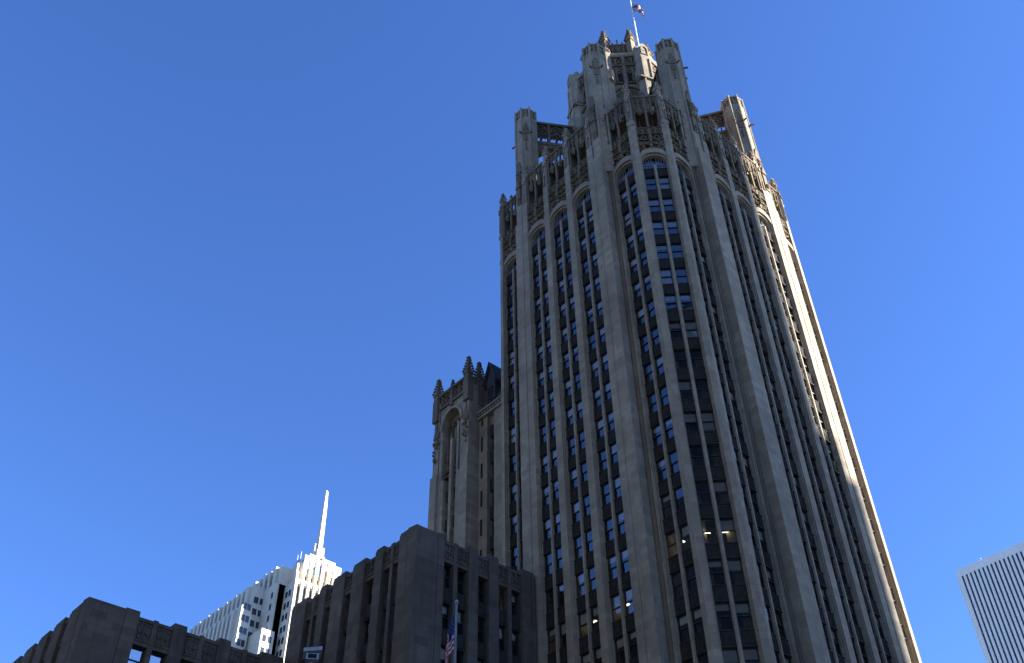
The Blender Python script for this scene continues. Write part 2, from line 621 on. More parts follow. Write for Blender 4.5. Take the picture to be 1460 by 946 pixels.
for f, uc, vm, sd in BAYS:
    m = MB()
    m.box(f, uc - .17, uc + .17, vm - .4, vm, 0, ZT)
    m.box(f, uc - .09, uc + .09, vm, vm + .07, 0, ZT - .1)
    obj('mullion', m, LIME, tower)
    m = MB()
    for s in (-1, 1):                                           # stepped jambs
        a, b = (1.3, 1.475) if s > 0 else (-1.475, -1.3)
        m.box(f, uc + a, uc + b, vm - .45, vm - .02, 0, 91.2)
        a, b = (1.39, 1.475) if s > 0 else (-1.475, -1.39)
        m.box(f, uc + a, uc + b, vm - .02, vm + .2, 0, 91.0)
    obj('jamb', m, LIME, tower)
    m = MB()
    lo = ell(uc, 90.75, 1.475, 1.15)
    hi = ell(uc, 91.5, 1.475, 1.2)
    hi = [(l[0], max(h2[1], l[1] + .4)) for l, h2 in zip(lo, hi)]
    m.strip(f, lo, hi, vm - .3, vm + .27)
    lo2 = ell(uc, 90.65, 1.28, .98)
    hi2 = [(uc + (u - uc) * 1.15, z + .2) for u, z in lo2]
    m.strip(f, lo2, hi2, vm - .6, vm + .06)
    up2 = [(u, 92.55) for u, z in lo]
    m.strip(f, [(u, z + .12) for u, z in lo], up2, vm - .62, vm - .28)
    obj('arch', m, LIME, tower)
    m = MB()
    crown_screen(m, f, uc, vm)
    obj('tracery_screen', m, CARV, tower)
    # glazed head of the bay
    m = MB()
    o_ = [(uc - 1.3, 89.3)] + ell(uc, 90.6, 1.3, 1.05) + [(uc + 1.3, 89.3)]
    m.panel(f, o_, vm - .42, vm - .4, 0)
    for i in range(-4, 5):
        if i:
            u = uc + i * .28
            m.box(f, u - .025, u + .025, vm - .4, vm - .34, 89.4, 90.65 + .95 * math.sqrt(max(0, 1 - (i * .28 / 1.3) ** 2)), 1)
    m.box(f, uc - 1.3, uc + 1.3, vm - .4, vm - .33, 90.3, 90.38, 1)
    obj('arched_window', m, [GLASS, TBAR], tower)
    # storeys
    for k in range(NF):
        zc = Z0 - PITCHF * k
        for s in (-1, 1):
            a, b = (uc + .17, uc + 1.3) if s > 0 else (uc - 1.3, uc - .17)
            spans.append((f, a, b, vm, zc, sd))
            wins.append((f, a, b, vm, zc - PITCHF + .7, zc - .7, sd))


def spandrel_mesh(m, f, a, b, vm, zc, detail=True):
    m.box(f, a, b, vm - .5, vm - .1, zc - .7, zc + .7)
    if detail:
        m.box(f, a, b, vm - .1, vm - .04, zc + .58, zc + .7)
        m.box(f, a, b, vm - .1, vm - .02, zc - .7, zc - .58)
        w_ = (b - a)
        for i in range(3):
            uu = a + w_ * (i + .5) / 3
            m.bar(f, [(uu - w_ * .11, zc - .42), (uu - w_ * .11, zc + .2), (uu, zc + .42), (uu + w_ * .11, zc + .2), (uu + w_ * .11, zc - .42)], .05, vm - .1, vm - .065, 0, True)


def area(f, a, b, v, z0, z1):
    q = [project(f.p(u, v, z)) for u, z in ((a, z0), (b, z0), (b, z1), (a, z1))]
    if any(p is None for p in q):
        return 0
    n = (f.v[0], f.v[1])
    p = f.p(a, v, z0)
    if n[0] * -p[0] + n[1] * -p[1] <= 0:
        return 0
    cx, cy = sum(p[0] for p in q) / 4, sum(p[1] for p in q) / 4
    if not (-20 < cx < 1480 and -20 < cy < 966):
        return 0
    # behind the annex?
    if cy > 745 + (cx - 595) * .45 and cx < 770:
        return 0
    return abs(sum(q[i][0] * q[(i + 1) % 4][1] - q[(i + 1) % 4][0] * q[i][1] for i in range(4))) / 2


spans.sort(key=lambda t: -area(t[0], t[1], t[2], t[3], t[4] - .7, t[4] + .7))
rest = MB()
for i, (f, a, b, vm, zc, sd) in enumerate(spans):
    if i < 100:
        m = MB()
        spandrel_mesh(m, f, a, b, vm, zc)
        obj('spandrel', m, IRON, tower)
    else:
        spandrel_mesh(rest, f, a, b, vm, zc, sd in ('N', 'W', 'NW'))
obj('spandrel', rest, IRON, tower)['kind'] = 'stuff'


def win_glass(m, f, a, b, v, z0, z1, mat=0):
    """two panes, each set a little off true"""
    zm = (z0 + z1) / 2 + .02
    for q0, q1, dv in ((z0, zm, -.07), (zm, z1, 0)):
        tu, tz = random.gauss(0, .004), random.gauss(0, .004)
        m.face([f.p(u, v + dv + tu * (u - a) + tz * (z - q0), z) for u, z in ((a, q0), (b, q0), (b, q1), (a, q1))], mat)


def win_frame(m, f, a, b, v, z0, z1, mat=0):
    zm = (z0 + z1) / 2 + .02
    for x0, x1 in ((a, a + .055), (b - .055, b)):
        m.box(f, x0, x1, v - .12, v + .03, z0, z1, mat)
    m.box(f, a + .055, b - .055, v - .12, v + .03, z1 - .07, z1, mat)
    m.box(f, a + .055, b - .055, v - .14, v + .04, z0, z0 + .08, mat)
    m.box(f, a + .055, b - .055, v - .1, v + .025, zm - .035, zm + .035, mat)


def win_blind(m, f, a, b, v, z0, z1, fr, mat=0):
    m.box(f, a + .08, b - .08, v - .2, v - .17, z1 - (z1 - z0) * fr, z1 - .02, mat)


wins.sort(key=lambda t: -area(t[0], t[1], t[2], t[3], t[4], t[5]))
rest, restf, restb = MB(), MB(), MB()
big = MB()
rnd = random.Random(11)
for i, (f, a, b, vm, z0, z1, sd) in enumerate(wins):
    v = vm - GL_IN
    bl = rnd.random()
    fr = 0 if bl < .38 else (.2 + .3 * rnd.random() if bl < .85 else (.5 if bl < .93 else .85))
    if z0 < 50 and fr > .5:
        fr = .3
    if i < 100:
        m = MB()
        win_glass(m, f, a, b, v, z0, z1)
        o = obj('window', m, GLASS, tower, False)
        m = MB()
        win_frame(m, f, a, b, v, z0, z1)
        obj('frame', m, SASH, o)
        if fr:
            m = MB()
            win_blind(m, f, a, b, v, z0, z1, fr)
            obj('blind', m, BLIND, o)
    else:
        win_glass(rest, f, a, b, v, z0, z1, 0)
        win_frame(rest, f, a, b, v, z0, z1, 1)
        if fr and sd in ('N', 'W', 'NW'):
            win_blind(rest, f, a, b, v, z0, z1, fr, 2)
o = obj('window', rest, [GLASS, SASH, BLIND], tower, False)
o['kind'] = 'stuff'

# a few rooms have their ceiling lights on: (bay frame, u, storey top, mullion plane)
lit = [(DIAG[0], -.75, 12, VD), (DIAG[0], .75, 12, VD), (SIDES[0], 9.5 - .7, 12, VR), (SIDES[0], 9.5 + .7, 12, VR),
       (SIDES[0], 3.1, 13, VM), (SIDES[0], 4.5, 13, VM), (SIDES[0], -.7, 13, VM), (SIDES[0], -.7 + 1.4, 12, VM), (SIDES[0], -4.5, 14, VM), (SIDES[0], -3.1, 13, VM)]
for f, u, k, vm in lit:
    z1 = Z0 - PITCHF * k - .7
    m = MB()
    m.box(f, u - .28, u + .28, vm - 1.5, vm - 1.2, z1 - .5, z1 - .46)
    obj('ceiling_lamp', m, LAMP, tower)

# the eight octagonal turrets and their flying bridges ------------------
TU, TV = 6.73, 13.6
for k, f in enumerate(SIDES):
    for s in (-1, 1):
        m = MB()
        u, v = s * TU, TV
        m.lathe(f, u, v, ((1.52, 92), (1.52, 117.0), (1.28, 117.05), (1.28, 118.5)), 8)
        for j in range(8):
            a = math.pi / 8 + math.pi / 4 * j
            m.lathe(f, u + 1.5 * math.cos(a), v + 1.5 * math.sin(a), ((.17, 93), (.17, 119.0), (.1, 119.15)), 6)
        for j in range(8):
            g = Fr(*f.p(u, v, 0)[:2], math.degrees(math.atan2(f.v[1], f.v[0])) + 45 * j)
            m.box(g, -.55, .55, 1.1, 1.42, 118.7, 118.95)
            m.box(g, -.06, .06, 1.1, 1.34, 117.0, 118.7)
            quatre(m, g, -.26, 117.9, .24, 1.15, 1.32, .07)
            quatre(m, g, .26, 118.35, .24, 1.15, 1.32, .06)
            quatre(m, g, .26, 117.5, .24, 1.15, 1.32, .06)
            quatre(m, g, -.26, 118.4, .24, 1.15, 1.32, .06)
        o = obj('turret', m, LIME, tower)
        for j in (-1, 1, 0):
            m = MB()
            g = Fr(*f.p(u, v, 0)[:2], math.degrees(math.atan2(f.v[1], f.v[0])) + 45 * j)
            if j:
                m.panel(g, [(-.55, 113.0), (.55, 113.0), (.04, 115.6), (-.04, 115.6)], 1.36, 1.52)
                m.panel(g, [(-.26, 111.5), (.26, 111.5), (.26, 112.6), (0, 113.0), (-.26, 112.6)], 1.38, 1.5)
                m.panel(g, [(-.1, 109.6), (.1, 109.6), (.1, 111.2), (-.1, 111.2)], 1.38, 1.5)
                for i in range(4):
                    for q in (-1, 1):
                        m.knob(g, q * (.5 - .12 * i), 1.54, 113.2 + .6 * i, .08)
            else:
                m.panel(g, [(-.6, 105.0), (.6, 105.0), (0, 107.4)], 1.36, 1.6)
            obj('gable', m, CARV, o)
        for j in (-1.5, 1.5, .5, -.5) if k != 0 else (-1.5, 1.5, .5):
            a = 45 * j
            g = Fr(*f.p(u, v, 0)[:2], math.degrees(math.atan2(f.v[1], f.v[0])) + a)
            m = MB()
            m.loft([[g.p(q[0] * w_, v0_, z_ + q[1] * w_) for q in ((-1, -1), (1, -1), (1, 1), (-1, 1))] for v0_, z_, w_ in ((1.4, 113.1, .12), (1.8, 113.0, .09), (2.05, 112.9, .1), (2.2, 112.82, .07))])
            obj('gargoyle', m, CARV, o)
# drum of the lantern: eight corners at radius 8, then radius 5
lantern = MB()
L8 = [Fr(CX, CY, 90 + 45 * k) for k in range(8)]          # faces
A8 = 8 * math.cos(R(22.5))
A5 = 5 * math.cos(R(22.5))
m = MB()
m.lathe(L8[0], 0, 0, ((7.5, 100), (7.5, 126.5), (7.3, 126.5), (7.3, 129)), 8)
m.lathe(L8[0], 0, 0, ((4.75, 128.5), (4.75, 134.6), (4.55, 134.7), (4.55, 136.3)), 8)
m.lathe(L8[0], 0, 0, ((8.05, 128.9), (8.2, 129.2), (8.2, 129.45), (7.9, 129.55)), 8)
lan = obj('lantern', m, LIME, tower)
ap8 = 7.5 * math.cos(R(22.5))
for k, f in enumerate(L8):
    h = 7.5 * math.sin(R(22.5))
    m = MB()
    # twin louvred windows
    for s in (-1, 1):
        c = s * 1.15
        m.panel(f, [(c - .92, 122.7), (c + .92, 122.7), (c + .92, 125.9), (c, 126.3), (c - .92, 125.9)], ap8 - .2, ap8 + .02, 1)
        tracery(m, f, c - .92, c + .92, 122.7, 126.3, 2, ap8 + .0, ap8 + .3, .2)
    m.box(f, -.24, .24, ap8, ap8 + .45, 121.6, 126.5)
    m.box(f, -h, h, ap8 - .1, ap8 + .3, 122.3, 122.7, 0, .2)
    obj('lantern_window', m, [CARV, ROOM], lan)
    m = MB()
    m.box(f, -h, h, ap8 - .2, ap8 + .5, 126.45, 126.7, 0, .1)
    for i in range(4):
        lancet(m, f, -2.3 + i * 1.15 + .05, -2.3 + (i + 1) * 1.15 - .05, 127.3, 128.8, ap8 + .12, ap8 + .4, .17)
        quatre(m, f, -2.3 + (i + .5) * 1.15, 127.0, .36, ap8 + .12, ap8 + .42, .13)
    foliage(m, f, -2.2, 2.2, 126.6, 127.2, ap8 + .4, 26, .17)
    m.box(f, -.2, .2, ap8, ap8 + .6, 126.7, 128.9)
    m.box(f, -h, h, ap8 - .1, ap8 + .55, 128.6, 128.95)
    obj('balustrade', m, CARV, lan)
    # great arch over the gallery
    m = MB()
    m.bar(f, ell(0, 118.3, 2.35, 3.0), .34, ap8, ap8 + .5)
    m.bar(f, ell(0, 118.1, 1.9, 2.5), .22, ap8, ap8 + .3)
    for i in range(-3, 4):
        m.box(f, i * .5 - .07, i * .5 + .07, ap8, ap8 + .18, 104, 120.2 - abs(i) * .3)
    m.bar(f, [(-1.9, 117.7), (1.9, 117.7)], .24, ap8, ap8 + .3)
    m.bar(f, [(-1.9, 114.0), (1.9, 114.0)], .24, ap8, ap8 + .3)
    tracery(m, f, -1.8, 1.8, 117.9, 120.2, 4, ap8, ap8 + .2, .13, False)
    obj('arch', m, CARV, lan)
    # upper stage: tracery parapet
    ap5 = 4.75 * math.cos(R(22.5))
    h5 = 4.75 * math.sin(R(22.5))
    m = MB()
    m.box(f, -h5, h5, ap5 - .3, ap5 + .22, 133.9, 134.3)
    tracery(m, f, -h5 + .1, h5 - .1, 134.3, 136.4, 4, ap5 - .1, ap5 + .16, .15)
    m.box(f, -h5, h5, ap5 - .15, ap5 + .25, 136.35, 136.65)
    for i in range(5):
        t_ = .7 if i == 2 else 0
        m.box(f, -1.5 + i * .75 - .1, -1.5 + i * .75 + .1, ap5 - .1, ap5 + .2, 136.6, 137.1 + t_, 0)
        m.knob(f, -1.5 + i * .75, ap5 + .05, 137.2 + t_, .17)
    tracery(m, f, -h5 + .2, h5 - .2, 130.0, 133.8, 3, ap5 - .05, ap5 + .16, .18)
    obj('parapet', m, CARV, lan)
for k in range(8):
    g = Fr(CX, CY, 112.5 + 45 * k)
    # corner buttress of the drum with its rounded head
    m = MB()
    m.prism(g, [(-1.25, 6.0), (1.25, 6.0), (1.25, 7.7), (.7, 8.35), (-.7, 8.35), (-1.25, 7.7)], 100, 129.6)
    hd = [(-1.25, 129.5)] + ell(0, 129.9, 1.25, 1.6, 10) + [(1.25, 129.5)]
    m.panel(g, hd, 6.0, 7.7)
    m.panel(g, [(u * .56, z - .15) for u, z in hd], 7.6, 8.35)
    hd2 = [(-.5, 128.4)] + ell(0, 129.6, .5, .9, 8) + [(.5, 128.4)]
    m.bar(g, hd2, .14, 8.3, 8.46, 0, True)
    for s in (-1, 1):
        m.box(g, s * 1.25 - .2, s * 1.25 + .2, 6.8, 8.1, 122.6, 125.4, 0, 1.0)
        m.box(g, s * .62 - .12, s * .62 + .12, 8.3, 8.5, 112, 127.5)
    m.box(g, -1.4, 1.4, 6.6, 8.6, 122.0, 122.5, 0, .2)
    m.panel(g, [(-.8, 117.0), (.8, 117.0), (0, 120.2)], 8.2, 8.5)
    for i in range(9):
        t = math.pi * i / 8
        m.knob(g, -1.25 * math.cos(t), 7.5, 130.0 + 1.65 * math.sin(t), .18)
    o = obj('corner_buttress', m, LIME, lan)
    # raking strut from drum to upper stage
    m = MB()
    m.loft([[g.p(u, v, z) for u, v, z in ((-.3, 7.0, 129.4), (.3, 7.0, 129.4), (.3, 7.0, 130.6), (-.3, 7.0, 130.6))],
            [g.p(u, v, z) for u, v, z in ((-.3, 4.7, 132.2), (.3, 4.7, 132.2), (.3, 4.7, 134.2), (-.3, 4.7, 134.2))]])
    for i in range(5):
        m.knob(g, 0, 6.8 - i * .45, 131.0 + i * .72, .24)
    q = Fr(*g.p(0, 5.1, 0)[:2], 90)
    m.box(q, -.46, .46, -.46, .46, 129.3, 136.0)
    pinnacle(m, q, 0, 0, 134.2, 140.2, .68)
    obj('pinnacle', m, CARV, lan)
for k, f in enumerate(SIDES):
    for s in (-1, 1):
        p0 = Vector(f.p(s * (TU - .3), TV - 1.0, 0))
        a = math.degrees(math.atan2(f.v[1], f.v[0])) + s * 22.5
        p1 = Vector((CX + 7.6 * math.cos(R(a)), CY + 7.6 * math.sin(R(a)), 0))
        d = p1 - p0
        ln = d.length
        ang = math.degrees(math.atan2(d.y, d.x))
        g = Fr(p0.x, p0.y, ang - 90)          # u of this frame runs along the bridge
        m = MB()
        m.box(g, 0, ln, -.45, .45, 112.9, 113.5)
        lo = [(ln * i / 12, 112.95 - 2.4 * (abs(i / 12 - .5) * 2) ** 2.2) for i in range(13)]
        m.strip(g, [(u, z - .55) for u, z in lo], [(u, 113.0) for u, z in lo], -.36, .36)
        m.box(g, 0, ln, -.12, .12, 115.0, 117.5)
        m.bar(g, [(u, z - .62) for u, z in lo], .16, -.5, .5)
        for sv in (-1, 1):
            v0, v1 = (.2, .42) if sv > 0 else (-.42, -.2)
            n = 3
            for i in range(n):
                a0, a1 = ln * i / n + .1, ln * (i + 1) / n - .1
                lancet(m, g, a0, (a0 + a1) / 2, 113.5, 116.2, v0, v1, .13)
                lancet(m, g, (a0 + a1) / 2, a1, 113.5, 116.2, v0, v1, .13)
                quatre(m, g, (a0 + a1) / 2, 116.75, .5, v0, v1, .13)
                m.box(g, a1 - .05, a1 + .25, v0, v1 + .02, 113.4, 117.6)
        m.box(g, 0, ln, -.5, .5, 117.5, 117.9)
        for i in range(5):
            m.knob(g, ln * (i + .5) / 5, 0, 118.05, .17)
        obj('flying_buttress', m, CARV, tower)
m = MB()
m.lathe(L8[0], 0, 0, ((14.5, 100.3), (14.5, 100.6)), 8)
obj('roof', m, ROOFM, tower)

# ------------------------------------------------------------------ flags
def cloth_flag(name, label, pole_pt, hoist, fly, lat, drop, ang, sc, group=None, cant=.4):
    """a limp flag: the fly end hangs down; stripes, canton and stars in the mesh"""
    m = MB()
    nu, nv = 40, 26
    ca, sa = math.cos(R(ang)), math.sin(R(ang))

    def pt(a, b):
        l = a * fly
        out = lat * (1 - math.exp(-3.2 * a)) + .07 * sc * math.sin(a * 19 + b * 2.4) * a ** .5
        side = .11 * sc * math.sin(a * 15 + b * 3.1) * min(1, a * 3) + .05 * sc * math.sin(b * 9 + a * 5) * a
        dz = -drop * (a ** 1.25) * (1 + .08 * math.sin(b * 5))
        z = pole_pt[2] - b * hoist * (1 - .22 * a) + dz
        return (pole_pt[0] + ca * out - sa * side, pole_pt[1] + sa * out + ca * side, z)
    for i in range(nu):
        for j in range(nv):
            a0, a1, b0, b1 = i / nu, (i + 1) / nu, j / nv, (j + 1) / nv
            mat = 2 if (a0 < cant and b0 < 7 / 13 - .01) else (j // 2) % 2
            m.face([pt(a0, b0), pt(a1, b0), pt(a1, b1), pt(a0, b1)], mat)
    for r in range(9):
        for c in range(6 if r % 2 == 0 else 5):
            a0 = cant * ((c + (.5 if r % 2 == 0 else 1)) / 6)
            b0 = 7 / 13 * (r + .7) / 9.4
            ring_ = []
            for q in range(10):
                rr = (.011 if q % 2 == 0 else .0045)
                ring_.append((a0 + rr * math.cos(q * math.pi / 5) * 1.0, b0 + rr * 1.6 * math.sin(q * math.pi / 5)))
            for e in (-1, 1):
                m.face([tuple(Vector(pt(x, y)) + Vector((-sa, ca, 0)) * e * .012 * sc) for x, y in ring_], 1)
    o = obj(name, m, [RED, FWHITE, BLUE], None, False)
    for p in o.data.polygons:
        p.use_smooth = True
    return tag(o, label, 'flag')


PX, PY = 48.5, -71.3
m = MB()
m.tube([(PX, PY, 128.6), (PX, PY, 140), (PX, PY, 156)], [.17, .15, .1], 10)
pole = thing('flagpole', 'tall white flagpole rising from the crown of the skyscraper', 'flagpole')
obj('mast', m, STEEL, pole)
m = MB()
m.lathe(Fr(PX, PY, 90), 0, 0, ((.05, 155.9), (.2, 156.05), (.2, 156.2), (.05, 156.4)), 10)
obj('finial', m, STEEL, pole)
cloth_flag('flag', 'small american flag flying at the very top of the tower', (PX - .1, PY - .1, 152.0), 2.5, 4, 1.6, 3.3, 222, 2.2, None, .22)

# ================================================================== REAR WING
wing = thing('rear_wing', 'narrow grey gothic wing with pinnacles behind the left edge of the tower', 'building')
fN = Fr(0, 0, 90)        # u = -x, v = y: wall facing north


def NB(m, x0, x1, y0, y1, z0, z1, mat=0, zs=0):
    m.box(fN, -x1, -x0, y0, y1, z0, z1, mat, zs)


WY = -58.5
m = MB()
NB(m, 66.2, 68.1, -84, WY - .6, 0, 72.4)
NB(m, 68.1, 69.25, -84, WY - 1.3, 0, 72.4, 1)
NB(m, 69.25, 70.7, -84, WY, 0, 72.4)
NB(m, 66.2, 68.1, WY - .6, WY, 0, 72.4)
NB(m, 70.7, 77.4, -84, -60, 0, 76)
obj('wall', m, [LIME, ROOM], wing)
m = MB()
NB(m, 66.2, 70.7, WY - .8, WY + .3, 72.4, 72.8, 0, .1)
NB(m, 66.2, 70.7, WY - .8, WY + .45, 73.2, 73.5, 0, .1)
NB(m, 66.2, 70.7, WY - .8, WY + .1, 72.8, 73.2)
for i in range(9):
    NB(m, 66.4 + i * .48, 66.62 + i * .48, WY + .1, WY + .34, 72.8, 73.1)
NB(m, 68.1, 69.25, WY - 1.3, WY - .5, 71.2, 72.4)
obj('cornice', m, LIME, wing)
for k in range(13):
    zc = Z0 - PITCHF * (k + 4) - .3
    if zc < 36:
        break
    m = MB()
    if k:
        NB(m, 68.1, 69.25, WY - .9, WY - .45, zc - .8, zc + .8)
    else:
        NB(m, 68.1, 69.25, WY - .9, WY - .45, zc - .8, zc - .2)
    obj('spandrel', m, IRON, wing)
    m = MB()
    win_glass(m, fN, -69.25, -68.1, WY - .8, zc - PITCHF + .8, zc - .8)
    o = obj('window', m, GLASS, wing, False)
    m = MB()
    win_frame(m, fN, -69.25, -68.1, WY - .8, zc - PITCHF + .8, zc - .8)
    obj('frame', m, SASH, o)
    if k in (0, 3):
        m = MB()
        win_blind(m, fN, -69.25, -68.1, WY - .8, zc - PITCHF + .8, zc - .8, .75)
        obj('blind', m, BLIND, o)
    # narrow slit by the pavilion
    m = MB()
    z1 = zc - .5
    NB(m, 70.02, 70.32, WY - .02, WY + .03, z1 - 2, z1)
    obj('slit_window', m, ROOM, wing)
# steep slate roof with a dormer
m = MB()
m.loft([[(66.2, WY - .2, 73.5), (70.9, WY - .2, 73.5), (70.9, -66, 73.5), (66.2, -66, 73.5)], [(66.2, WY - 3.2, 80.5), (70.9, WY - 3.2, 80.5), (70.9, -63.5, 80.5), (66.2, -63.5, 80.5)]])
obj('roof', m, SLATE, wing)
m = MB()
m.panel(fN, [(-70.35, 74), (-68.85, 74), (-68.85, 78.3), (-69.6, 80.6), (-70.35, 78.3)], WY - 3.5, WY - .8, 0)
dm = obj('dormer', m, SLATE, wing)
m = MB()
for s in (-1, 1):
    m.loft([[fN.p(-69.6 + s * a, v, z) for a, v, z in ((0, WY - 4, 80.8), (1.2, WY - 4, 77.6), (1.2, WY - 4, 77.85), (0, WY - 4, 81.1))],
            [fN.p(-69.6 + s * a, v, z) for a, v, z in ((0, WY - .4, 80.8), (1.2, WY - .4, 77.6), (1.2, WY - .4, 77.85), (0, WY - .4, 81.1))]])
obj('dormer_roof', m, SLATE, dm)
m = MB()
for i in range(5):
    NB(m, 69.1, 70.1, WY - .8, WY - .74, 74.8 + i * .55, 75.05 + i * .55)
obj('louvre', m, IRON, dm)
# pavilion
PY_ = -56.8
pav = MB()
for x0, x1 in ((70.7, 71.9), (76.2, 77.4)):
    NB(pav, x0, x1, -60, PY_, 0, 67.6, 0, .5)
    NB(pav, x0 + .12, x1 - .12, -60, PY_ - .22, 67, 78.0, 0, .4)
NB(pav, 71.9, 72.9, -60, PY_ - .25, 0, 66)
NB(pav, 75.2, 76.2, -60, PY_ - .25, 0, 66)
NB(pav, 73.85, 74.25, -60, PY_ - .3, 0, 71.5, 0, .3)
NB(pav, 72.75, 73.1, -60, PY_ - .35, 0, 73.4, 0, .3)
NB(pav, 71.9, 76.2, -60, PY_ - 1.3, 66, 78.2)
cen = 74.05
for x, s in ((71.9, 1), (76.2, -1)):
    NB(pav, min(x, x + s * .5), max(x, x + s * .5), -60, PY_ - .3, 66, 76.5)
lo = [(-cen + (u), z) for u, z in ell(0, 73.2, 1.65, 2.3)]
hi = [(u, 76.6) for u, z in lo]
pav.strip(fN, lo, hi, PY_ - 1.4, PY_ - .3)
lo = [(-cen + (u), z) for u, z in ell(0, 73.0, 1.75, 2.45)]
hi = [(-cen + (u + cen) * 1.16, z + .35) for u, z in lo]
pav.strip(fN, lo, hi, PY_ - .4, PY_ - .1)
obj('pavilion', pav, LIME, wing)
m = MB()
NB(m, 71.6, 76.5, -57.5, PY_ - .05, 76.5, 76.8)
NB(m, 71.6, 76.5, -57.5, PY_ - .05, 78.6, 78.95)
tracery(m, fN, -76.1, -72.0, 76.8, 78.6, 5, PY_ - .5, PY_ - .25, .13)
NB(m, 70.85, 71.1, -61, -57.2, 76.4, 78.6)
NB(m, 71.0, 71.25, -61, -57.2, 78.3, 78.8)
NB(m, 77.0, 77.25, -61, -57.2, 76.4, 78.6)
NB(m, 71.9, 76.2, PY_ - 1.35, PY_ - .7, 66.5, 66.9)
tracery(m, fN, -75.8, -74.3, 67, 70, 2, PY_ - .9, PY_ - .6, .13)
tracery(m, fN, -73.8, -72.3, 67, 70, 2, PY_ - .9, PY_ - .6, .13)
foliage(m, fN, -76.0, -72.0, 66.8, 67.6, PY_ - .5, 16, .16)
for i in range(4):
    lancet(m, fN, -75.6 + i * .8, -74.85 + i * .8, 70.2, 74.6 - abs(i - 1.5) * .35, PY_ - 1.35, PY_ - 1.05, .13)
NB(m, 72.4, 75.7, PY_ - 1.35, PY_ - 1.0, 70.0, 70.3)
for x in (71.3, 76.8):
    foliage(m, fN, -x - .5, -x + .5, 69.2, 72.4, PY_ - .1, 14, .18)
    m.panel(fN, [(-x - .5, 72.5), (-x + .5, 72.5), (-x, 75)], PY_ - .4, PY_ - .08)
obj('parapet', m, CARV, wing)
for x, y in ((71.15, -57.1), (71.15, -58.75), (76.95, -57.1), (76.95, -59.6), (74.05, -57.05)):
    m = MB()
    if x == 74.05:
        pinnacle(m, fN, -x, y, 76, 80.0, .3)
    else:
        m.lathe(fN, -x, y, ((.62, 75), (.62, 78.2)), 4)
        pinnacle(m, fN, -x, y, 76.8, 81.8, .55)
    obj('pinnacle', m, CARV, wing)
m = MB()
for x in (70.7, 77.4):
    for z, d in ((64.5, .45), (70.5, .3), (74, .15)):
        NB(m, x - .4 if x > 75 else x - .05, x + .05 if x < 75 else x + .4, -59.5, -57.4, 0 if z < 65 else z - 8, z, 0, .5)
        break
obj('side_buttress', m, LIME, wing)
for xa, xb in ((73.1, 73.85), (74.25, 75.2)):
    for k in range(10):
        zc = 63.8 - PITCHF * k
        m = MB()
        NB(m, xa, xb, -58.2, PY_ - .75, zc - .7, zc + .7)
        obj('spandrel', m, IRON, wing)
        m = MB()
        win_glass(m, fN, -xb, -xa, PY_ - 1, zc - PITCHF + .7, zc - .7)
        o = obj('window', m, GLASS, wing, False)
        m = MB()
        win_frame(m, fN, -xb, -xa, PY_ - 1, zc - PITCHF + .7, zc - .7)
        obj('frame', m, SASH, o)
m = MB()
NB(m, 72.9, 75.2, -59.9, PY_ - 2.0, 0, 66.2)
obj('interior', m, ROOM, wing)
# pinnacle glimpsed behind the dormer
m = MB()
m.lathe(fN, -66.4, -61.5, ((.5, 73), (.5, 78.5)), 4)
pinnacle(m, fN, -66.4, -61.5, 77.5, 82.4, .5)
obj('pinnacle', m, CARV, wing)


